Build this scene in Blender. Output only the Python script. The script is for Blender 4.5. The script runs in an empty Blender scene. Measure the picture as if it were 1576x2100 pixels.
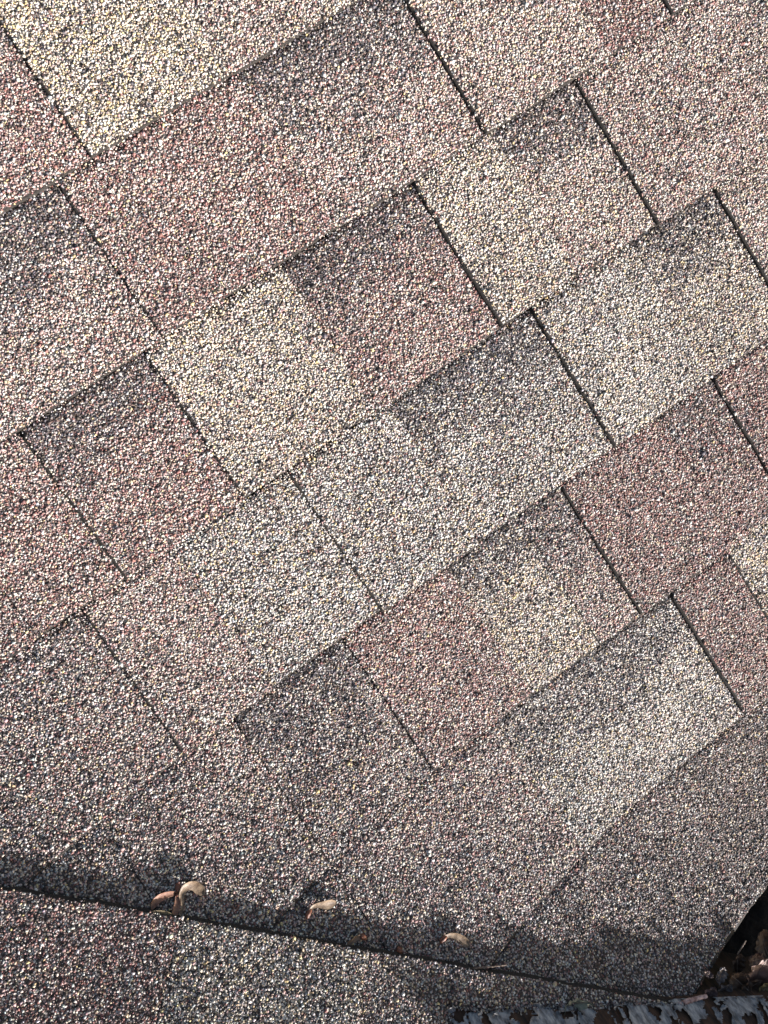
import bpy, math, random
import numpy as np
from mathutils import Vector, Matrix, noise as mnoise

# ------------------------------------------------------------ camera, sky, sun
scene = bpy.context.scene
COL = scene.collection
PITCH = math.radians(12)
ROOF_M = Matrix.Translation((0, 0, 3.2)) @ Matrix.Rotation(PITCH, 4, 'X')   # local: x along the courses, y up the slope, z out of the roof
CAM_R = Matrix(((0.8188342, 0.5628806, -0.1125875), (-0.5457253, 0.8241676, 0.1514321), (0.1780292, -0.0625559, 0.9820348)))
CAM_P = Vector((-0.2808724, -0.2561419, 0.6764180))
cd = bpy.data.cameras.new('camera'); cam = bpy.data.objects.new('camera', cd); COL.objects.link(cam)
cd.sensor_fit = 'VERTICAL'; cd.sensor_height = 24.0; cd.lens = 24.0 * 1650 / 2100
cd.clip_start = 0.02; cd.clip_end = 500
cam.matrix_world = ROOF_M @ (Matrix.Translation(CAM_P) @ CAM_R.to_4x4())
scene.camera = cam

SUN_EL = math.radians(26)                      # above the roof plane
su, sv = 0.245, 0.955
sl = math.hypot(su, sv)
SUN_L = Vector((su / sl * math.cos(SUN_EL), -sv / sl * math.cos(SUN_EL), math.sin(SUN_EL)))
SUN_W = (ROOF_M.to_3x3() @ SUN_L).normalized()
ld = bpy.data.lights.new('sun', 'SUN'); ld.energy = 5.0; ld.angle = math.radians(0.5); ld.color = (1.0, 0.945, 0.925)
sun = bpy.data.objects.new('sun', ld); COL.objects.link(sun)
sun.rotation_euler = SUN_W.to_track_quat('Z', 'Y').to_euler()
w = bpy.data.worlds.new('World'); scene.world = w; w.use_nodes = True
nt = w.node_tree; bg = nt.nodes['Background']
sky = nt.nodes.new('ShaderNodeTexSky'); sky.sky_type = 'NISHITA'; sky.sun_disc = False; sky.dust_density = 3.0; sky.ozone_density = 0.4
sky.sun_elevation = math.asin(SUN_W.z); sky.sun_rotation = math.atan2(SUN_W.x, SUN_W.y)
nt.links.new(sky.outputs[0], bg.inputs[0]); bg.inputs[1].default_value = 0.075
scene.view_settings.view_transform = 'Standard'; scene.view_settings.look = 'None'
scene.view_settings.gamma = 1.0; scene.view_settings.exposure = 1.20
scene.render.engine = 'CYCLES'

rng = np.random.default_rng(11)
random.seed(5)

# ------------------------------------------------------------ helpers
def vnoise(x, y, sc, seed=0):
    """smooth value noise, -1..1; sc = cell size in metres"""
    g = np.random.default_rng(seed).uniform(-1, 1, (256, 256))
    X = x / sc + 1000.0; Y = y / sc + 1000.0
    xi = np.floor(X).astype(int); yi = np.floor(Y).astype(int)
    fx = X - xi; fy = Y - yi
    fx = fx * fx * (3 - 2 * fx); fy = fy * fy * (3 - 2 * fy)
    a = g[xi % 256, yi % 256]; b = g[(xi + 1) % 256, yi % 256]
    c = g[xi % 256, (yi + 1) % 256]; d = g[(xi + 1) % 256, (yi + 1) % 256]
    return (a * (1 - fx) + b * fx) * (1 - fy) + (c * (1 - fx) + d * fx) * fy

def project(P):
    """roof-local points -> pixels of the 1576 x 2100 picture (used for level of detail only)"""
    R = np.array(CAM_R); q = (P - np.array(CAM_P)) @ R
    z = np.maximum(-q[:, 2], 1e-3)
    return 788 + 1650 * q[:, 0] / z, 1050 - 1650 * q[:, 1] / z

EX = 0.143                                     # exposure of one course
S0 = 0.20; TAN = 0.72                          # the slope sweeps up into the valley
CU, CV = -0.5758, 0.4418                         # a point on the cut edge of the valley
TU, TV = 0.6459, 0.7634                        # along the cut edge
NU, NV = -0.7634, 0.6459                       # away from it, onto the adjoining slope
def S(u, v): return (u - CU) * NU + (v - CV) * NV
def T(u, v): return (u - CU) * TU + (v - CV) * TV
def H(u, v):
    s = S(u, v); L = S0 + 0.03
    q = np.clip(s + S0, 0, L)
    return TAN * q * q / (2 * L) + TAN * np.maximum(s - 0.03, 0)
def micro(u, v): return 0.0006 * vnoise(u, v, .035, 3) + 0.0003 * vnoise(u, v, .012, 4)

def link(name, me, parent=None, mat=None):
    o = bpy.data.objects.new(name, me); COL.objects.link(o)
    if parent: o.parent = parent
    for m in (mat if isinstance(mat, (list, tuple)) else [mat]):
        if m: me.materials.append(m)
    return o
def empty(name, M):
    o = bpy.data.objects.new(name, None); COL.objects.link(o); o.matrix_world = M; o.empty_display_size = .05
    return o
def tag(o, label=None, cat=None, group=None, kind=None):
    if label: o['label'] = label
    if cat: o['category'] = cat
    if group: o['group'] = group
    if kind: o['kind'] = kind
    return o
def mesh_from(name, V, F, mi=None, colors=None, smooth=False):
    """V (n,3); F list of arrays (m,3)/(m,4)"""
    me = bpy.data.meshes.new(name)
    V = np.asarray(V, dtype=np.float32)
    me.vertices.add(len(V)); me.vertices.foreach_set('co', V.ravel())
    Fs = [np.asarray(f, dtype=np.int32) for f in F if len(f)]
    tot = np.concatenate([np.full(len(f), f.shape[1], dtype=np.int32) for f in Fs])
    idx = np.concatenate([f.ravel() for f in Fs])
    me.loops.add(len(idx)); me.loops.foreach_set('vertex_index', idx)
    me.polygons.add(len(tot)); st = np.zeros(len(tot), dtype=np.int32); st[1:] = np.cumsum(tot)[:-1]
    me.polygons.foreach_set('loop_start', st); me.polygons.foreach_set('loop_total', tot)
    if mi is not None: me.polygons.foreach_set('material_index', np.asarray(mi, dtype=np.int32))
    if smooth: me.polygons.foreach_set('use_smooth', np.ones(len(tot), dtype=bool))
    if colors is not None:
        at = me.color_attributes.new('granule_color', 'FLOAT_COLOR', 'POINT')
        at.data.foreach_set('color', np.asarray(colors, dtype=np.float32).ravel())
    me.update(calc_edges=True); me.validate()
    return me

# ------------------------------------------------------------ materials
def new_mat(name):
    m = bpy.data.materials.new(name); m.use_nodes = True
    return m, m.node_tree.nodes, m.node_tree.links, m.node_tree.nodes['Principled BSDF']

def granule_material():
    m, N, L, P = new_mat('granule_stone')
    a = N.new('ShaderNodeAttribute'); a.attribute_name = 'granule_color'
    tc = N.new('ShaderNodeTexCoord'); nz = N.new('ShaderNodeTexNoise'); nz.inputs['Scale'].default_value = 900
    nz.inputs['Detail'].default_value = 2
    mr = N.new('ShaderNodeMapRange'); mr.inputs[1].default_value = .3; mr.inputs[2].default_value = .7
    mr.inputs[3].default_value = .72; mr.inputs[4].default_value = 1.12
    mx = N.new('ShaderNodeVectorMath'); mx.operation = 'SCALE'
    L.new(tc.outputs['Object'], nz.inputs['Vector']); L.new(nz.outputs['Fac'], mr.inputs[0])
    L.new(a.outputs['Color'], mx.inputs[0]); L.new(mr.outputs[0], mx.inputs['Scale'])
    L.new(mx.outputs[0], P.inputs['Base Color']); P.inputs['Roughness'].default_value = .55
    P.inputs['Specular IOR Level'].default_value = .35
    return m
GRAN = granule_material()

def asphalt_material(name, cols, dark=.35):
    """granule-surfaced asphalt: cell-coloured fines pressed in a black mat"""
    m, N, L, P = new_mat(name)
    tc = N.new('ShaderNodeTexCoord'); vo = N.new('ShaderNodeTexVoronoi'); vo.inputs['Scale'].default_value = 520
    vo.inputs['Randomness'].default_value = 1
    L.new(tc.outputs['Object'], vo.inputs['Vector'])
    sp = N.new('ShaderNodeSeparateColor'); L.new(vo.outputs['Color'], sp.inputs[0])
    cr = N.new('ShaderNodeValToRGB'); cr.color_ramp.interpolation = 'CONSTANT'
    e = cr.color_ramp.elements; tot = sum(c[0] for c in cols); acc = 0
    for i, (p, c) in enumerate(cols):
        el = e[i] if i < 2 else e.new(min(acc / tot, .999))
        el.position = acc / tot; el.color = (*c, 1); acc += p
    L.new(sp.outputs['Red'], cr.inputs[0])
    d = N.new('ShaderNodeMapRange'); d.inputs[1].default_value = .35; d.inputs[2].default_value = .62
    d.inputs[3].default_value = 1; d.inputs[4].default_value = 0
    L.new(vo.outputs['Distance'], d.inputs[0])
    mx = N.new('ShaderNodeMix'); mx.data_type = 'RGBA'
    L.new(d.outputs[0], mx.inputs[0]); mx.inputs[6].default_value = (.05, .043, .042, 1); L.new(cr.outputs[0], mx.inputs[7])
    L.new(mx.outputs[2], P.inputs['Base Color']); P.inputs['Roughness'].default_value = .8
    bp = N.new('ShaderNodeBump'); bp.inputs['Strength'].default_value = 1; bp.inputs['Distance'].default_value = .0012
    iv = N.new('ShaderNodeMath'); iv.operation = 'SUBTRACT'; iv.inputs[0].default_value = 1
    L.new(vo.outputs['Distance'], iv.inputs[1]); L.new(iv.outputs[0], bp.inputs['Height'])
    L.new(bp.outputs[0], P.inputs['Normal'])
    return m

def noisy_material(name, c1, c2, scale, rough=.7, bump=0, c3=None, stretch=None):
    m, N, L, P = new_mat(name)
    tc = N.new('ShaderNodeTexCoord'); nz = N.new('ShaderNodeTexNoise'); nz.inputs['Scale'].default_value = scale
    nz.inputs['Detail'].default_value = 6; nz.inputs['Roughness'].default_value = .65
    src = tc.outputs['Object']
    if stretch:
        mp = N.new('ShaderNodeMapping'); mp.inputs['Scale'].default_value = stretch; L.new(src, mp.inputs[0]); src = mp.outputs[0]
    L.new(src, nz.inputs['Vector'])
    cr = N.new('ShaderNodeValToRGB'); cr.color_ramp.elements[0].position = .36; cr.color_ramp.elements[1].position = .66
    cr.color_ramp.elements[0].color = (*c1, 1); cr.color_ramp.elements[1].color = (*c2, 1)
    if c3: el = cr.color_ramp.elements.new(.5); el.color = (*c3, 1)
    L.new(nz.outputs['Fac'], cr.inputs[0]); L.new(cr.outputs[0], P.inputs['Base Color'])
    P.inputs['Roughness'].default_value = rough
    if bump:
        bp = N.new('ShaderNodeBump'); bp.inputs['Distance'].default_value = bump; L.new(nz.outputs['Fac'], bp.inputs['Height'])
        L.new(bp.outputs[0], P.inputs['Normal'])
    return m

# ------------------------------------------------------------ granule colours
WHITE, CREAM, TAN_, YEL = (.82, .79, .75), (.78, .70, .58), (.60, .48, .34), (.72, .58, .30)
GREY, BLUE, PINK, RED = (.36, .33, .33), (.56, .59, .60), (.48, .33, .315), (.26, .115, .105)
BROWN, BLACK, SLATE = (.12, .075, .06), (.022, .020, .020), (.085, .09, .12)
KINDS = [WHITE, CREAM, TAN_, YEL, GREY, BLUE, PINK, RED, BROWN, BLACK, SLATE]
KC = np.array(KINDS)
#             whi  cre  tan  yel  gry  blu  pnk  red  brn  blk  sla
BLEND = {
 'yellow':   [.20, .28, .14, .10, .09, .04, .03, .01, .02, .08, .01],
 'cream':    [.22, .25, .12, .04, .10, .06, .06, .02, .03, .08, .02],
 'pale':     [.30, .20, .07, .02, .12, .14, .03, .01, .03, .07, .01],
 'ash':      [.24, .12, .06, .03, .15, .17, .04, .02, .04, .10, .03],
 'pink':     [.19, .12, .05, .01, .12, .04, .24, .11, .05, .06, .01],
 'blush':    [.20, .18, .09, .01, .11, .03, .21, .07, .04, .05, .01],
 'red':      [.13, .08, .04, .01, .10, .03, .26, .21, .07, .06, .01],
 'brick':    [.10, .06, .03, .00, .12, .03, .25, .25, .09, .06, .01],
 'drab':     [.13, .09, .06, .02, .21, .06, .14, .10, .09, .08, .02],
 'smoke':    [.05, .04, .05, .02, .19, .05, .05, .05, .15, .28, .07],
}
BLEND['darkest'] = [.02, .02, .03, .01, .13, .03, .03, .03, .20, .42, .08]  # darkest granule mix, blended in toward the foot of the slope
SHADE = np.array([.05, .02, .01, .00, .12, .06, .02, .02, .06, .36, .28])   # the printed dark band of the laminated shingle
ASPH = {}
for k, b in BLEND.items():
    ASPH[k] = asphalt_material('granule_mat_' + k, [(p, tuple(x * .85 for x in c)) for p, c in zip(b, KINDS) if p > 0])
EDGE = noisy_material('asphalt_edge', (.009, .009, .009), (.035, .030, .026), 500, .9, .0006)

OCT = np.array([(1, 0, 0), (-1, 0, 0), (0, 1, 0), (0, -1, 0), (0, 0, 1), (0, 0, -1)], float)
OCTF = np.array([(0, 2, 4), (2, 1, 4), (1, 3, 4), (3, 0, 4), (2, 0, 5), (1, 2, 5), (3, 1, 5), (0, 3, 5)])
def rocks(P, nrm, r, cols):
    """one crushed-stone granule at each point"""
    n = len(P)
    base = OCT[None] * rng.uniform(.62, 1.25, (n, 6, 1)) + rng.normal(0, .16, (n, 6, 3))
    base[:, :, 0] *= rng.uniform(.8, 1.45, (n, 1))
    base[:, :, 2] *= rng.uniform(.45, .85, (n, 1))
    a = rng.uniform(0, 2 * np.pi, n); ca, sa = np.cos(a), np.sin(a)
    x = base[:, :, 0] * ca[:, None] - base[:, :, 1] * sa[:, None]
    y = base[:, :, 0] * sa[:, None] + base[:, :, 1] * ca[:, None]
    z = base[:, :, 2]
    nn = nrm + rng.normal(0, .30, (n, 3)); nn /= np.linalg.norm(nn, axis=1)[:, None]
    tx = np.cross(np.array([0, 1.0, 0]), nn); tx /= np.linalg.norm(tx, axis=1)[:, None]
    ty = np.cross(nn, tx)
    V = (x[..., None] * tx[:, None] + y[..., None] * ty[:, None] + z[..., None] * nn[:, None]) * r[:, None, None] + P[:, None]
    F = (OCTF[None] + (np.arange(n) * 6)[:, None, None]).reshape(-1, 3)
    return V.reshape(-1, 3), F, np.repeat(cols, 6, axis=0)

SPOTS = [(-.353, .114, .006), (-.360, .136, .007), (-.356, .126, .004), (-.293, .535, .0065), (-.297, .524, .004), (-.300, .515, .003), (-.301, .500, .0025), (-.112, -.030, .004), (-.115, -.016, .003), (-.170, .205, .0025), (-.254, .425, .004), (-.450, .418, .004), (-.063, .566, .003), (-.107, .570, .004)]
SP = 0.00158
def shingle(name, parent, a0, a1, b0, b1, to_uv, height, blend, line=0, band=0, clip=None, bare_end=True, thick=.0035, zones=None, extra=None):
    """one piece of shingle: rectangle a0..a1 x b0..b1 mapped to the roof by to_uv; slab + its granules in ONE mesh.
    line = width of the bare strip beside its a0 edge; band = strength of the dark band under the course above"""
    seed = int(rng.integers(1e6))
    # slab
    na = max(2, int((a1 - a0) / .009)); nb = max(2, int((b1 - b0) / .009))
    av, bv = np.linspace(a0, a1, na + 1), np.linspace(b0, b1, nb + 1)
    bv = np.insert(bv, -1, b1 - .0010); nb += 1
    if line: av = np.insert(av, 1, a0 + line * .85); na += 1
    A, B = np.meshgrid(av, bv, indexing='ij')
    FM = np.zeros((na, nb)); FM[:, -1] = 1 if bare_end else 0
    if line: FM[0, :] = 1
    FM = FM.ravel()
    Aj = A.copy(); Bj = B.copy()
    Aj[0] += .0007 * vnoise(B[0], A[0], .006, seed); Bj[:, -1] += .0009 * vnoise(A[:, -1], B[:, -1], .007, seed + 1)
    U, Vv = to_uv(Aj, Bj); Z = height(Aj, Bj, U, Vv)
    top = np.stack([U, -Vv, Z], -1).reshape(-1, 3)
    idx = np.arange((na + 1) * (nb + 1)).reshape(na + 1, nb + 1)
    F = np.stack([idx[:-1, :-1], idx[:-1, 1:], idx[1:, 1:], idx[1:, :-1]], -1).reshape(-1, 4)
    if clip is not None:
        ac = (Aj[:-1, :-1] + Aj[1:, 1:]) / 2; bc = (Bj[:-1, :-1] + Bj[1:, 1:]) / 2
        kf = clip(*to_uv(ac, bc)).ravel(); F = F[kf]; FM = FM[kf]
        if len(F) == 0: return None
    ring = np.concatenate([idx[:, 0], idx[-1, 1:], idx[-2::-1, -1], idx[0, -2:0:-1]])
    rp = top[ring]; m = len(ring)
    if clip is not None: keep_e = clip(rp[:, 0], -rp[:, 1])
    else: keep_e = np.ones(m, bool)
    low = rp.copy(); low[:, 2] -= thick
    nv = len(top); k0 = nv + np.arange(m); k1 = np.roll(k0, -1)
    r1 = np.roll(ring, -1)
    SF = np.stack([ring, k0, k1, r1], -1)[keep_e & np.roll(keep_e, -1)][:, ::-1]
    V = [top, low]; FF = [np.concatenate([F, SF])]; MI = [FM, np.ones(len(SF))]
    C = [np.zeros((nv + m, 4))]
    # granules
    ga = np.arange(a0 - .0004, a1 + .0004, SP); gb = np.arange(b0, b1 + .0006, SP)
    GA, GB = np.meshgrid(ga, gb, indexing='ij'); GA = GA.ravel(); GB = GB.ravel()
    GA = GA + rng.uniform(-.62, .62, len(GA)) * SP; GB = GB + rng.uniform(-.62, .62, len(GB)) * SP
    u, v = to_uv(GA, GB); z = height(GA, GB, u, v)
    px, py = project(np.stack([u, -v, z], -1))
    k = (px > -230) & (px < 1806) & (py > -230) & (py < 2330) & (GA > a0 - .0008) & (GA < a1 + .0006) & (GB < b1 - (.0002 + .0011 * np.clip(vnoise(GA, GB * 0, .018, seed + 9) + .1, 0, 1) if bare_end else -.0006))
    if clip is not None: k &= clip(u, v)
    # bare places: worn edges and pock marks
    wear = vnoise(u, v, .010, seed + 2) * .6 + vnoise(u, v, .0038, seed + 3) * .55
    drop = rng.uniform(0, 1, len(u)) < np.clip(.05 + .75 * (wear - .40), .02, .75)
    de = np.minimum(GA - a0, b1 - GB) if bare_end else GA - a0
    drop |= (rng.uniform(0, 1, len(u)) < np.exp(-np.maximum(de, 0) / .0030) * .45 * (wear > .05))
    if line: drop |= (GA - a0 < line * (1 + .55 * vnoise(GB, GA * 0, .007, seed + 5) + .3 * vnoise(GB, GA * 0, .0025, seed + 8)) - .0004) & (rng.uniform(0, 1, len(u)) < (.95 if line > .0025 else .72))
    for (x, y, rr) in SPOTS: drop |= (np.hypot(u - x, (v - y) * .8) < rr * (1 + .35 * vnoise(u, v, .003, 9)))
    k &= ~drop
    GA, GB, u, v, z = GA[k], GB[k], u[k], v[k], z[k]
    n = len(u)
    if n:
        pr = np.repeat(np.array(BLEND[blend])[None], n, 0)
        if zones: 
            for fn, zb in zones:
                wz = np.clip(fn(u, v), 0, 1)[:, None]; pr = pr * (1 - wz) + np.array(BLEND[zb])[None] * wz
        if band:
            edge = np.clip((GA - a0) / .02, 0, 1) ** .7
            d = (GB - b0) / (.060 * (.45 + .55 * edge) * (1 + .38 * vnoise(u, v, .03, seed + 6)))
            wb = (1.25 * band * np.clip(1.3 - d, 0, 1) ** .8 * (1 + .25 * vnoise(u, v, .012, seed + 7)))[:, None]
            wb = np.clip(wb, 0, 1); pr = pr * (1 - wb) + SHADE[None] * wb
        dirt = np.clip(.10 + .22 * vnoise(u, v, .05, 21) + .16 * vnoise(u, v, .018, 22), 0, .5)[:, None]
        pr = pr * (1 - dirt) + (np.array(BLEND['smoke'])[None] * dirt)
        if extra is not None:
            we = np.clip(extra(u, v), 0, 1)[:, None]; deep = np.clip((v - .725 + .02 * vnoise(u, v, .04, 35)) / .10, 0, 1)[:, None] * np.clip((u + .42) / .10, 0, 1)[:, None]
            pr = pr * (1 - we) + (np.array(BLEND['smoke'])[None] * (1 - deep) + np.array(BLEND['darkest'])[None] * deep) * we
        pr /= pr.sum(1)[:, None]
        kind = (np.cumsum(pr, 1) < rng.uniform(0, 1, (n, 1))).sum(1); kind = np.minimum(kind, 10)
        c = (np.array([.345, .29, .265]) * .16 + KC[kind] * .84) * rng.uniform(.74, 1.10, (n, 1)) * (1 + rng.normal(0, .035, (n, 3)))
        c = np.clip(c, .01, .88)
        r = .00093 * (1 - .16 * np.clip((v - .1) / .7, -.3, 1)) * np.exp(rng.normal(0, .28, n)); r = np.clip(r, .0005, .0020)
        r = np.where(rng.uniform(0, 1, n) < .02, r * 1.25, r)
        e = .002
        hz = lambda du, dv: H(u + du, v + dv)
        gx = (hz(e, 0) - hz(-e, 0)) / (2 * e); gy = -(hz(0, e) - hz(0, -e)) / (2 * e)
        nr = np.stack([-gx, -gy, np.ones(n)], -1); nr /= np.linalg.norm(nr, axis=1)[:, None]
        P = np.stack([u, -v, z], -1) + nr * (r * rng.uniform(-.1, .55, n))[:, None]
        RV, RF, RC = rocks(P, nr, r, np.concatenate([c, np.ones((n, 1))], 1))
        off = nv + m
        V.append(RV); FF.append(RF + off); MI.append(np.full(len(RF), 2)); C.append(RC)
    me = mesh_from(name, np.concatenate(V), FF, np.concatenate(MI), np.concatenate(C))
    return link(name, me, parent, [ASPH[blend], EDGE, GRAN])

# ------------------------------------------------------------ the roof
roof = empty('shingle_roof', ROOF_M)
tag(roof, 'weathered roof of mottled red, cream and grey asphalt shingles filling the photo', 'roof')
DECK = noisy_material('roof_underlay', (.016, .015, .015), (.04, .036, .034), 60, .9)
EAVE = 0.8600                                   # the slope ends here, over the gutter

def deck(name, fn, us, vs, clip=None, dz=-.006):
    U, Vv = np.meshgrid(us, vs, indexing='ij'); Z = fn(U, Vv) + dz
    top = np.stack([U, -Vv, Z], -1).reshape(-1, 3); bot = top.copy(); bot[:, 2] -= .02
    idx = np.arange(U.size).reshape(U.shape)
    F = np.stack([idx[:-1, :-1], idx[:-1, 1:], idx[1:, 1:], idx[1:, :-1]], -1).reshape(-1, 4)
    if clip is not None: F = F[clip((U[:-1, :-1] + U[1:, 1:]) / 2, (Vv[:-1, :-1] + Vv[1:, 1:]) / 2).ravel()]
    # side faces along the border of the kept faces
    ed = {}
    for f in F:
        for a, b in zip(f, np.roll(f, -1)):
            if (b, a) in ed: del ed[(b, a)]
            else: ed[(a, b)] = 1
    n = len(top); SF = np.array([(b, a, a + n, b + n) for a, b in ed])
    return link(name, mesh_from(name, np.concatenate([top, bot]), [np.concatenate([F, F[:, ::-1] + n, SF])]), roof, DECK)

main = deck('roof_slope', H, np.linspace(-1.7, 1.7, 120), np.linspace(-1.4, EAVE - .004, 90), lambda u, v: S(u, v) < .30)
tag(main, 'broad shingled slope running down to the valley')
adj = deck('roof_slope', lambda u, v: H(u, v), np.linspace(-1.9, .0, 90), np.linspace(-.6, 1.9, 110), lambda u, v: (S(u, v) > .29) & (T(u, v) < .32), dz=-.002)
tag(adj, 'narrow shingled slope beyond the valley')

# pieces of each course: (u0, u1, layer, blend, line, band); layer 1 = raised tab, 0 = the recess beside it
LN, LM, LF = .0030, .0019, .0009
rest = ['pink', 'cream', 'red', 'ash', 'blush']
COURSES = {
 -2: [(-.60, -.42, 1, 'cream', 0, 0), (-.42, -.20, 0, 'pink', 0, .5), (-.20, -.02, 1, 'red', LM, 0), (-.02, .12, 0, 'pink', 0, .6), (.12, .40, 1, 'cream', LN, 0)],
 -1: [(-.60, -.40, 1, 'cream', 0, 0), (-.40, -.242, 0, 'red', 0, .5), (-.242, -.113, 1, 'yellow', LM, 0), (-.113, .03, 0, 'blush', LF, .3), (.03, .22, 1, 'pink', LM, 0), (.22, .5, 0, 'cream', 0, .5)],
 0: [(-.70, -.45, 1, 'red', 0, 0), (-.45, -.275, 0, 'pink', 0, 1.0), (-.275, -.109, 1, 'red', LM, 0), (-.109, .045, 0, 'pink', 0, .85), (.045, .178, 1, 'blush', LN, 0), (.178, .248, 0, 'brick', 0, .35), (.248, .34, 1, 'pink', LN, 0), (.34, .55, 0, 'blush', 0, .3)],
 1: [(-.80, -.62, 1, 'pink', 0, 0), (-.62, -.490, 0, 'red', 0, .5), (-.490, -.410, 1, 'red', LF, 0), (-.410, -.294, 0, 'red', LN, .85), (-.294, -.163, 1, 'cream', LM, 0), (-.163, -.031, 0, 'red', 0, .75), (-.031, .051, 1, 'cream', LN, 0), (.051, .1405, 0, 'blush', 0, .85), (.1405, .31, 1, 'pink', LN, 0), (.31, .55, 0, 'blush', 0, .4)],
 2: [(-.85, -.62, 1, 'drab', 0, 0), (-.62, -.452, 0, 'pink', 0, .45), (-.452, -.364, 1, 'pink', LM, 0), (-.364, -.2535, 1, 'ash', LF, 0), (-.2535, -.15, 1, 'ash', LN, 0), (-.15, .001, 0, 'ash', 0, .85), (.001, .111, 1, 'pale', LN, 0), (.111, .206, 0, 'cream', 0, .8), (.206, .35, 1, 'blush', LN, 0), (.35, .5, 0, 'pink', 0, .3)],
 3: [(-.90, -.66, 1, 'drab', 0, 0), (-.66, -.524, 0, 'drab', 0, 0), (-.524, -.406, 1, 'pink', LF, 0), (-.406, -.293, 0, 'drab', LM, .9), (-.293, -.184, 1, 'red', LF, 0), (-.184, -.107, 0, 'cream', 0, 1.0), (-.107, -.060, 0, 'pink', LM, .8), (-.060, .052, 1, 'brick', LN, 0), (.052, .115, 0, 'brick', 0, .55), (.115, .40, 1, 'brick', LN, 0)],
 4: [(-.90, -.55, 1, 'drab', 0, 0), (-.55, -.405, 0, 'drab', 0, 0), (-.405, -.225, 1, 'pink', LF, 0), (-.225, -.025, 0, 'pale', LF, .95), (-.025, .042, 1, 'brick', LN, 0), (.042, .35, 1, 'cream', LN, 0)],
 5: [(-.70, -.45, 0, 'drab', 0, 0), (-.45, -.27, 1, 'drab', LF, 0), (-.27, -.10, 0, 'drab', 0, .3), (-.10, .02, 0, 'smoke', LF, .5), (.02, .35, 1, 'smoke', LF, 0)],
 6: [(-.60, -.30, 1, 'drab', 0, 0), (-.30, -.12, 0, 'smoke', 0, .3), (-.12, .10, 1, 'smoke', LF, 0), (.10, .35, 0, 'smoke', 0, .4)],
}
def flatten(u, v): return 1 - .75 * np.clip((S(u, v) + .15) / .11, 0, 1)
MAINCLIP = lambda u, v: S(u, v) < .05
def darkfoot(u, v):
    a = .95 * np.clip((v - .688 + .022 * vnoise(u, v, .05, 31) + .01 * vnoise(u, v, .015, 32)) / .075, 0, 1) * np.clip((u + .36) / .10, 0, 1)   # darker granules over the lowest course
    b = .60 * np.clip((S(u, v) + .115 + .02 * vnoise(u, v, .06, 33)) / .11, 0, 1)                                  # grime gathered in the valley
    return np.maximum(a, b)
for k, pcs in COURSES.items():
    v0, v1 = k * EX, min((k + 1) * EX, EAVE)
    for (u0, u1, lay, bl, ln, bd) in pcs:
        jog = random.uniform(-.0016, .0016) * lay
        def height(a, b, u, v, v0=v0, lay=lay):
            return H(u, v) + (.0034 * np.clip((v - v0) / EX, 0, 1.02) + .0021 * lay) * flatten(u, v) + micro(u, v)
        if S(u1, v0) > .06 and S(u0, v0) > .06 and S(u1, v1) > .06: continue
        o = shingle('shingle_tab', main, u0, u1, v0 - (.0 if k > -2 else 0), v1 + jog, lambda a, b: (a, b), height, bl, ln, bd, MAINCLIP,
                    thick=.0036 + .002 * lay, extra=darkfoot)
    # the same courses run on outside the picture
for k in range(-10, 7):
    v0, v1 = k * EX, min((k + 1) * EX, EAVE)
    have = COURSES.get(k)
    spans = [(-1.65, have[0][0]), (have[-1][1], 1.65)] if have else [(-1.65, 1.65)]
    for a, b in spans:
        cuts = np.linspace(a, b, max(2, int(round((b - a) / 1.0)) + 1))
        for c0, c1 in zip(cuts[:-1], cuts[1:]):
            if S(c1, v0) > .06 and S(c0, v0) > .06 and S(c1, v1) > .06: continue
            bl = rest[(k * 3 + int(c0 * 10)) % 5]
            shingle('shingle_strip', main, c0, c1, v0, v1, lambda a, b: (a, b),
                    lambda a, b, u, v, v0=v0: H(u, v) + (.0034 * np.clip((v - v0) / EX, 0, 1.02) + .0010) * flatten(u, v) + micro(u, v), bl, 0, 0, MAINCLIP)

# the adjoining slope laps over the valley; its shingles are cut in one line
def adj_uv(a, b): return CU + a * TU + b * NU, CV + a * TV + b * NV
def adj_h(a, b, u, v): return H(u, v) + .0085 - .002 * np.clip(b / .06, 0, 1) + .0012 * vnoise(a, b * 0, .05, 41) + micro(u, v)
def adj_h2(a, b, u, v): return adj_h(a, b, u, v) + .0022
AB = [(-.55, -.30, 'red', 0), (-.30, -.12, 'brick', 0), (-.12, .100, 'brick', 0), (.100, .250, 'cream', LF), (.250, .318, 'drab', LF), (.318, .60, 'drab', 0)]
for (a0, a1, bl, ln) in AB:
    # reversed b so that the cut edge is the b1 end of the piece
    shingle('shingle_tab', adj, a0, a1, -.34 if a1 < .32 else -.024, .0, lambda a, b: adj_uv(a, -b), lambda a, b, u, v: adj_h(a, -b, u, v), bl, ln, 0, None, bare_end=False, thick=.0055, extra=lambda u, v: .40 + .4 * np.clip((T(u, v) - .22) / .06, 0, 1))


# ------------------------------------------------------------ ground far below
ub = new_mat('lawn')
g = link('ground', mesh_from('ground', [(-60, -60, 0), (60, -60, 0), (60, 60, 0), (-60, 60, 0)], [np.array([(0, 1, 2, 3)])]), None,
         noisy_material('grass_ground', (.03, .05, .015), (.09, .11, .04), 3, .95))
tag(g, kind='structure')

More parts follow.
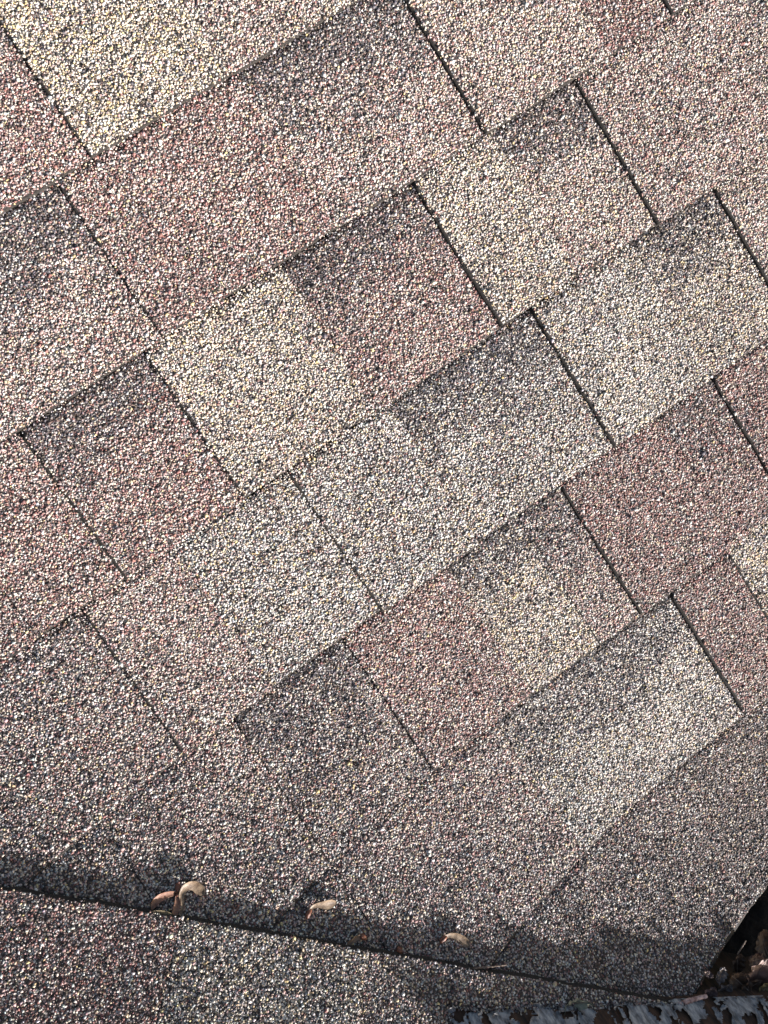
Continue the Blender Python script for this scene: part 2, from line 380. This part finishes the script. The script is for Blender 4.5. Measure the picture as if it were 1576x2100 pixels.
# ------------------------------------------------------------ placing small things on the roof
def at(x, y, dz=0.0, flat=None):
    """roof-local point that lies dz above the slope (or at height flat) along the line of sight measured in the photograph"""
    d = CAM_R @ Vector(((x - 788) / 1650, -(y - 1050) / 1650, -1)); h = 0.0
    for _ in range(50):
        k = ((h + dz if flat is None else flat) - CAM_P.z) / d.z; P = CAM_P + d * k
        if flat is None: h = .5 * h + .5 * float(H(np.float64(P.x), np.float64(-P.y)))
    return P
def thing(name, label, cat, P, group=None):
    return tag(empty(name, ROOF_M @ Matrix.Translation(P)), label, cat, group)

def spline(pts, n):
    pts = [np.array(p, float) for p in pts]; out = []
    P = [2 * pts[0] - pts[1]] + pts + [2 * pts[-1] - pts[-2]]
    for t in np.linspace(0, len(pts) - 1 - 1e-6, n):
        i = int(t); f = t - i; a, b, c, d = P[i:i + 4]
        out.append(.5 * ((2 * b) + (-a + c) * f + (2 * a - 5 * b + 4 * c - d) * f * f + (-a + 3 * b - 3 * c + d) * f ** 3))
    return np.array(out)

def sheet(centre, width, cup=.12, thick=.00022, nc=7, wav=.0, lead=0.0, roll=None):
    """thin closed blade along a centre line; width per point; lead thickens one edge"""
    n = len(centre); tan = np.gradient(centre, axis=0); tan /= np.linalg.norm(tan, axis=1)[:, None]
    up = np.array([0, 0, 1.0]); side = np.cross(up, tan); side /= np.linalg.norm(side, axis=1)[:, None]
    nor = np.cross(tan, side)
    if roll is not None:
        c, s_ = np.cos(roll)[:, None], np.sin(roll)[:, None]; side, nor = side * c + nor * s_, nor * c - side * s_
    tops, bots = [], []
    for j in range(nc):
        f = j / (nc - 1) * 2 - 1
        off = side * (f * width / 2)[:, None] + nor * ((cup * width * (f * f - .5)) + wav * np.sin(np.arange(n) * 1.3 + j * 1.9))[:, None]
        th = thick * (1 + lead * max(0, f) ** 3) * (1 - .6 * (abs(f) > .99))
        tops.append(centre + off + nor * th); bots.append(centre + off - nor * th)
    Tt = np.stack(tops, 1); Bt = np.stack(bots, 1)
    V = np.concatenate([Tt.reshape(-1, 3), Bt.reshape(-1, 3)]); idx = np.arange(n * nc).reshape(n, nc); o = n * nc
    F = np.stack([idx[:-1, :-1], idx[1:, :-1], idx[1:, 1:], idx[:-1, 1:]], -1).reshape(-1, 4)
    ring = np.concatenate([idx[:, 0], idx[-1, 1:], idx[-2::-1, -1], idx[0, -2:0:-1]]); r1 = np.roll(ring, -1)
    SF = np.stack([ring, r1, r1 + o, ring + o], -1)
    return V, np.concatenate([F, F[:, ::-1] + o, SF])

def tube(pts, rad, ns=9, rough=.12):
    n = len(pts); tan = np.gradient(pts, axis=0); tan /= np.linalg.norm(tan, axis=1)[:, None]
    a = np.cross(tan, [0.3, .2, 1.0]); a /= np.linalg.norm(a, axis=1)[:, None]; b = np.cross(tan, a)
    th = np.linspace(0, 2 * np.pi, ns, endpoint=False)
    rr = np.asarray(rad)[:, None] * (1 + rng.normal(0, rough, (n, ns)))
    V = pts[:, None] + a[:, None] * (np.cos(th) * rr)[..., None] + b[:, None] * (np.sin(th) * rr)[..., None]
    V = np.concatenate([V.reshape(-1, 3), pts[:1], pts[-1:]]); idx = np.arange(n * ns).reshape(n, ns); nx = np.roll(idx, -1, 1)
    F = np.stack([idx[:-1], nx[:-1], nx[1:], idx[1:]], -1).reshape(-1, 4)
    c0 = np.stack([nx[0], idx[0], np.full(ns, n * ns)], -1); c1 = np.stack([idx[-1], nx[-1], np.full(ns, n * ns + 1)], -1)
    return V, [F, c0, c1]

WING = {k: noisy_material('wing_' + k, a, b, 260, .5, .0003, stretch=(1, 1, 1)) for k, a, b in [
    ('pale', (.10, .065, .04), (.27, .20, .135)), ('rosy', (.13, .05, .03), (.27, .15, .10)), ('olive', (.09, .07, .04), (.18, .15, .09)), ('dull', (.10, .06, .04), (.22, .15, .10))]}
NUT = noisy_material('samara_nut', (.07, .025, .015), (.24, .09, .05), 350, .45, .0004)
MM = .0011
def wing_and_nut(t, P0, nutpts, nutr, wpts, wwid, hgt, mat, cup=.14, flip=1):
    """nutpts / wpts in picture units, hgt = mm above the roof per wing point"""
    if nutpts:
        c = np.array([np.array(at(x, y, .0012 + hh * .0006)) - np.array(P0) for x, y, hh in nutpts]); c = spline(c, 9)
        f = np.linspace(-1, 1, 9); rad = nutr * .001 * np.sqrt(np.clip(1 - .93 * f * f, .03, 1))
        V, F = tube(c, rad, 10, .07); o = link('seed', mesh_from('seed', V, F, smooth=True), t, NUT)
    c = np.array([np.array(at(x, y, .0012 + hh * .0006)) - np.array(P0) for (x, y), hh in zip(wpts, hgt)]); n = 26; c = spline(c, n)
    wd = np.interp(np.linspace(0, 1, n), np.linspace(0, 1, len(wwid)), wwid) * .00037
    tip = np.linspace(0, 1, n); wd = wd * np.sqrt(np.clip((1.012 - tip) / .16, 0, 1))
    V, F = sheet(c, wd, cup, .00014, 19, .00009, 3.0)
    link('wing', mesh_from('wing', V, [F], smooth=True), t, mat)

SAM = 'maple samaras lying by the valley'
def samara(label, nutpts, nutr, wpts, wwid, hgt, mat, cup=.14, more=()):
    x, y = (nutpts[0][:2] if nutpts else wpts[0]); P0 = at(x, y, 0)
    t = thing('maple_samara', label, 'maple seed', P0, SAM)
    wing_and_nut(t, P0, nutpts, nutr, wpts, wwid, hgt, mat, cup)
    for m in more: wing_and_nut(t, P0, *m)
    return t
samara('pale arched maple seed wing standing highest in the tangled clump at the valley edge', [(372, 1888, 2), (371, 1879, 4)], 1.5,
       [(371, 1882), (375, 1858), (373, 1836), (382, 1820), (398, 1816), (411, 1826), (417, 1838)], [5, 6, 11, 17, 21, 22, 16], [4, 6, 8, 9, 8, 6, 4], WING['pale'], .10)
samara('double maple seed with two reddish brown wings spread in the tangled clump', [(362, 1812, 2), (366, 1822, 4), (366, 1832, 5)], 2.6,
       [(358, 1832), (346, 1834), (331, 1840), (319, 1850), (312, 1865)], [9, 13, 16, 15, 11], [6, 7, 7, 5, 3], WING['rosy'], .14,
       [([(364, 1832, 4), (365, 1840, 5)], 2.0, [(365, 1838), (365, 1852), (362, 1864), (358, 1880)], [9, 13, 14, 13], [6, 6, 6, 5], WING['rosy'])])
samara('narrow olive maple seed wing lying flat along the cut shingle edge under the clump', [], 1,
       [(354, 1876), (338, 1872), (322, 1872), (304, 1874)], [6, 9, 11, 8], [9, 9, 9, 10], WING['olive'], .08)
samara('lone maple seed with bright broad wing lit by sun right of the tangled clump', [(630, 1885, 1), (632, 1876, 2), (639, 1864, 3)], 2.0,
       [(637, 1868), (644, 1859), (656, 1856), (672, 1855), (691, 1851)], [8, 9, 13, 22, 20], [3, 4, 5, 5, 4], WING['pale'])
samara('reddish maple seed half inside the valley shadow with a short dull wing', [(752, 1926, 2), (745, 1921, 4), (738, 1921, 4)], 2.4,
       [(741, 1921), (732, 1924), (722, 1931), (712, 1938)], [11, 11, 10, 8], [5, 5, 4, 3], WING['dull'])
samara('small dark red maple seed sunk in the valley shadow', [(820, 1958, 1), (820, 1950, 3), (817, 1941, 3)], 2.4,
       [(820, 1952), (826, 1958), (831, 1963)], [8, 8, 6], [3, 3, 2], WING['dull'])
samara('maple seed with grey brown drooping wing, rightmost of the pale single wings', [(903, 1934, 1), (909, 1926, 3), (917, 1920, 4)], 2.1,
       [(913, 1922), (925, 1918), (940, 1921), (952, 1929), (963, 1942)], [9, 12, 15, 18, 15], [4, 5, 6, 5, 4], WING['pale'])
samara('dim brown maple seed upright in the shade above the curled leaf scrap', [(1180, 2022, 3), (1184, 2032, 4)], 2.2,
       [(1185, 2030), (1188, 2042), (1190, 2056)], [9, 8, 6], [4, 4, 4], WING['dull'])

BARK = noisy_material('twig_bark', (.10, .07, .055), (.26, .20, .16), 500, .8, .0005)
BARKP = noisy_material('twig_pale', (.22, .12, .11), (.62, .48, .46), 240, .8, .0005)
def twig(label, pts, r0, r1, mat):
    P0 = at(pts[0][0], pts[0][1], 0)
    c = spline([np.array(at(x, y, h * .001)) - np.array(P0) for x, y, h in pts], 22)
    c += rng.normal(0, .00012, c.shape)
    V, F = tube(c, np.linspace(r0, r1, 22) * .001, 9, .10)
    o = link('twig', mesh_from('twig', V, F, smooth=True), None, mat); o.matrix_world = ROOF_M @ Matrix.Translation(P0)
    tag(o, label, 'twig')
twig('thin straight twig lying across the end of the valley line', [(967, 1988, 6), (990, 1984, 7), (1014, 1982, 8), (1039, 1979, 8)], .8, .5, BARK)
twig('short thick broken twig with a pale pinkish end resting by the leaves', [(1388, 2060, 6), (1402, 2056, 8), (1418, 2051, 9), (1434, 2047, 9), (1450, 2043, 9)], 2.3, 1.6, BARKP)
twig('fine tan stalk slanting over the dark gap at the right edge', [(1513, 1957, 3), (1520, 1945, 8), (1530, 1929, 12)], .7, .5, BARK)

LEAFM = {k: noisy_material('dead_leaf_' + k, a, b, 120, .6, .0008) for k, a, b in [
    ('grey', (.06, .05, .05), (.17, .15, .15)), ('brown', (.035, .02, .013), (.09, .05, .03)), ('pink', (.08, .045, .04), (.19, .12, .10)),
    ('olive', (.06, .05, .02), (.17, .14, .06)), ('green', (.13, .135, .10), (.30, .31, .24)), ('plum', (.05, .03, .032), (.11, .07, .07))]}
LEAVES = 'dead leaves caught in the gutter'
def leaf(label, x, y, flat, ln, wd, ang, mat, curl=.35, lobes=0.0, tilt=0.0, group=LEAVES, seedn=0):
    """a dry leaf: blade with lobed margin, folded along its midrib and curled, plus its midrib"""
    P0 = at(x, y, flat=flat); t = thing('dead_leaf', label, 'leaf', P0, group)
    n, nc = 30, 17; V = []
    ca, sa = math.cos(ang), math.sin(ang)
    def pos(f, g):
        prof = max(0.02, math.sin(math.pi * min(1, max(.01, .02 + f * .97))) ** .75 * (1 + lobes * math.cos(f * 22 + seedn)))
        X = (f - .5) * ln; Y = g * wd / 2 * prof
        Z = abs(g) ** 1.3 * prof * wd * .20 + curl * ln * (f - .45) ** 2 * 1.6 + .0016 * mnoise.noise(Vector((f * 5, g * 3, seedn))) + .0009 * math.sin(f * 30 + abs(g) * 3) * abs(g)
        Z += X * tilt
        return (X * ca - Y * sa, X * sa + Y * ca, Z)
    for th in (.00016, -.00016):
        for i in range(n + 1):
            for j in range(nc + 1):
                p = pos(i / n, j / nc * 2 - 1); V.append((p[0], p[1], p[2] + th))
    idx = np.arange((n + 1) * (nc + 1)).reshape(n + 1, nc + 1); o = idx.size
    F = np.stack([idx[:-1, :-1], idx[1:, :-1], idx[1:, 1:], idx[:-1, 1:]], -1).reshape(-1, 4)
    ring = np.concatenate([idx[:, 0], idx[-1, 1:], idx[-2::-1, -1], idx[0, -2:0:-1]]); r1 = np.roll(ring, -1)
    link('blade', mesh_from('blade', V, [np.concatenate([F, F[:, ::-1] + o, np.stack([ring, r1, r1 + o, ring + o], -1)])], smooth=True), t, mat)
    c = np.array([pos(f, 0) for f in np.linspace(-.12, .95, 20)]) + np.array([0, 0, .0003])
    Vt, Ft = tube(c, np.linspace(.0007, .0002, 20), 6, .05); link('midrib', mesh_from('midrib', Vt, Ft, smooth=True), t, BARK)
leaf('pale grey dead leaf at the tip of the leaf pile', 1478, 1998, .052, .018, .011, .9, LEAFM['grey'], .2, .03, .2, seedn=1)
leaf('dark brown curled dead leaf between the grey leaf and the pink leaf', 1512, 2010, .048, .030, .021, 1.8, LEAFM['brown'], .5, .05, seedn=2)
leaf('large pinkish brown lobed dead leaf at the right frame edge', 1556, 1995, .046, .038, .030, .7, LEAFM['pink'], .3, .10, .1, seedn=3)
leaf('dull olive dead leaf lying lowest at the right frame edge above the board', 1572, 2026, .052, .026, .016, -.1, LEAFM['olive'], .3, .04, seedn=4)
leaf('plum brown dead leaf beside the broken twig', 1452, 2040, .060, .020, .014, .5, LEAFM['plum'], .4, .04, seedn=5)
leaf('small dark folded dead leaf on the shingle corner left of the grey leaf', 1452, 1996, .060, .010, .006, -1.2, LEAFM['plum'], .4, .02, seedn=6)
leaf('brown dead leaf half buried under the pink leaf', 1532, 2030, .048, .032, .020, .1, LEAFM['brown'], .3, .06, seedn=7)
leaf('black brown dead leaf deep in the gap near the frame edge', 1565, 1930, .018, .034, .022, 1.3, LEAFM['brown'], .4, .05, seedn=8)
leaf('plum grey dead leaf wedged between the grey leaf and the broken twig', 1482, 2032, .052, .020, .013, .3, LEAFM['grey'], .3, .05, .1, seedn=10)
leaf('dark dead leaf leaning on the gutter lip below the tan stalk', 1512, 1975, .040, .026, .013, 1.1, LEAFM['brown'], .3, .05, .2, seedn=11)
leaf('wrinkled brown dead leaf propped above the pink leaf', 1548, 1966, .036, .024, .016, 2.2, LEAFM['pink'], .4, .07, .2, seedn=12)
leaf('curled greenish grey leaf scrap in the shade against the flaking board', 1176, 2060, .078, .027, .012, -.03, LEAFM['green'], .9, .06, group=None, seedn=9)

# ------------------------------------------------------------ gutter beyond the eave
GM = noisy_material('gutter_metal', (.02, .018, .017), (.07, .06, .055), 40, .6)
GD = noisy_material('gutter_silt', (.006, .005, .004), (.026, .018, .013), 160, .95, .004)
def gutter():
    t = thing('gutter', 'dark shaded gutter full of dead leaves in the lower right corner', 'gutter', Vector((0, -EAVE, 0)))
    prof = [(.010, -.012), (.012, -.07), (.11, -.075), (.125, -.012), (.132, -.010), (.128, -.080), (.008, -.082), (.006, -.012)]
    us = np.linspace(-.215, 1.7, 40); V = []
    for u in us:
        for a, z in prof: V.append((u, -a, z))
    n = len(prof); idx = np.arange(len(us) * n).reshape(-1, n); nx = np.roll(idx, -1, 1)
    F = np.stack([idx[:-1], nx[:-1], nx[1:], idx[1:]], -1).reshape(-1, 4)
    caps = np.stack([idx[0], idx[-1][::-1]])
    link('trough', mesh_from('trough', V, [F, caps]), t, GM)
    us = np.linspace(-.213, 1.69, 400); bs = np.linspace(.013, .112, 22); U, B = np.meshgrid(us, bs, indexing='ij')
    Z = -.012 + .010 * vnoise(U, B, .03, 61) + .005 * vnoise(U, B, .009, 62)
    V = np.stack([U, -B, Z], -1).reshape(-1, 3); idx = np.arange(U.size).reshape(U.shape)
    F = np.stack([idx[:-1, :-1], idx[:-1, 1:], idx[1:, 1:], idx[1:, :-1]], -1).reshape(-1, 4)
    tag(link('silt', mesh_from('silt', V, [F], smooth=True), t, GD), kind='stuff')
gutter()

# ------------------------------------------------------------ flaking board
WOOD = noisy_material('rotten_wood', (.015, .010, .008), (.10, .05, .028), 30, .85, .002, stretch=(6, 1, 1))
PAINT = noisy_material('flaking_paint', (.10, .10, .105), (.46, .46, .46), 300, .8, .0016, c3=(.24, .245, .26), stretch=(1, .35, .35))
def board():
    b0 = at(925, 2066, .002); b1 = at(1576, 2040, .004)
    P0 = Vector(b0); t = thing('weathered_board', 'rotten board with flaking white paint along the bottom right edge', 'board', P0)
    d = (b1 - b0); L = d.length; ex = d.normalized(); ez = Vector((0, 0, 1)); ey = ez.cross(ex).normalized(); ez = ex.cross(ey).normalized()
    if ey.y > 0: ey = -ey
    L = L + .35; hgt = .037; th = .026
    def top(x): return hgt * (1 + .22 * mnoise.noise(Vector((x * 22, 0, 0))) + .10 * mnoise.noise(Vector((x * 90, 3, 0)))) * min(1, .25 + x / .03)
    ns = 160; rows = [(0, -40), (0, -.02), (.01, .07), (.06, .15), (.16, .26), (.33, .42), (.66, .72), (1, 1.0), (1.15, .5), (1.15, -40)]; prof = rows[1:8]  # skirt rows added far below the board, blocking sun from the gutter
    V = []
    for i in range(ns + 1):
        x = L * i / ns
        for j, (a, z) in enumerate(rows):
            q = mnoise.noise(Vector((x * 120, a * 3, z * 4))) * .0012
            V.append(tuple(ex * x + ey * (a * th + (q if a < .5 else -q)) + ez * ((z * top(x) if z > 0 else z * .1) + (q if z > .9 else 0))))
    n = len(rows); idx = np.arange((ns + 1) * n).reshape(-1, n); nx = np.roll(idx, -1, 1)
    F = np.stack([idx[:-1], idx[1:], nx[1:], nx[:-1]], -1).reshape(-1, 4)
    link('plank', mesh_from('plank', V, [F, np.stack([idx[0][::-1], idx[-1]])]), t, WOOD)
    # paint left on the face and the top: a skin with ragged holes, standing proud and curling at the holes
    def skin(fn, nx_, ny_, thr, seed, lift=.0006):
        X, Y = np.meshgrid(np.linspace(0, 1, nx_ + 1), np.linspace(0, 1, ny_ + 1), indexing='ij')
        m = vnoise(X * L, Y * .03, .013, seed) * .6 + vnoise(X * L, Y * .03, .0045, seed + 1) * .5 + vnoise(X * L, Y * .03, .0016, seed + 2) * .2
        crack = np.abs(((X * L) / .047 + .3 * vnoise(Y, X * 0, .4, 5)) % 1 - .5) < .008
        m = np.where(crack, -1, m)
        near = np.clip((m - thr) / .25, 0, 1)
        P = np.array([[tuple(fn(X[i, j], Y[i, j], lift + .0022 * (1 - near[i, j]) ** 2)) for j in range(ny_ + 1)] for i in range(nx_ + 1)])
        P2 = np.array([[tuple(fn(X[i, j], Y[i, j], lift + .0022 * (1 - near[i, j]) ** 2 - .0003)) for j in range(ny_ + 1)] for i in range(nx_ + 1)])
        idx = np.arange(X.size).reshape(X.shape)
        F = np.stack([idx[:-1, :-1], idx[1:, :-1], idx[1:, 1:], idx[:-1, 1:]], -1).reshape(-1, 4)
        mc = (m[:-1, :-1] + m[1:, 1:] + m[1:, :-1] + m[:-1, 1:]).ravel() / 4
        F = F[mc > thr]; o = idx.size
        return np.concatenate([P.reshape(-1, 3), P2.reshape(-1, 3)]), np.concatenate([F, F[:, ::-1] + o])
    pa = [r[0] for r in prof]; pz = [max(r[1], 0) for r in prof]; pt = np.linspace(0, 1, len(prof))
    V1, F1 = skin(lambda x, y, l: ex * (x * L) + ey * (float(np.interp(y, pt, pa)) * th - l * .7) + ez * (float(np.interp(y, pt, pz)) * top(x * L) + l * .8 + .0004), 700, 44, -.20, 71)
    link('paint_layer', mesh_from('paint_layer', V1, [F1]), t, PAINT)
    for k, (px, py, sz, an) in enumerate([(925, 2068, .008, .4), (1014, 2080, .007, 1.2), (1262, 2064, .006, 2.0), (1100, 2058, .005, .2), (985, 2074, .005, 2.6)]):
        c = np.array(at(px, py, .012) - P0); dirv = np.array([math.cos(an), math.sin(an), .5])
        cc = spline([c - dirv * sz * .5, c + np.array([0, 0, .0012]), c + dirv * sz * .5 + np.array([0, 0, .002])], 9)
        V, F = sheet(cc, np.array([.3, .7, 1, .9, 1.1, .8, .9, .6, .3]) * sz * .7, .3, .0002, 6, .0003)
        link('paint_flake', mesh_from('paint_flake', V, [F]), t, PAINT)
board()
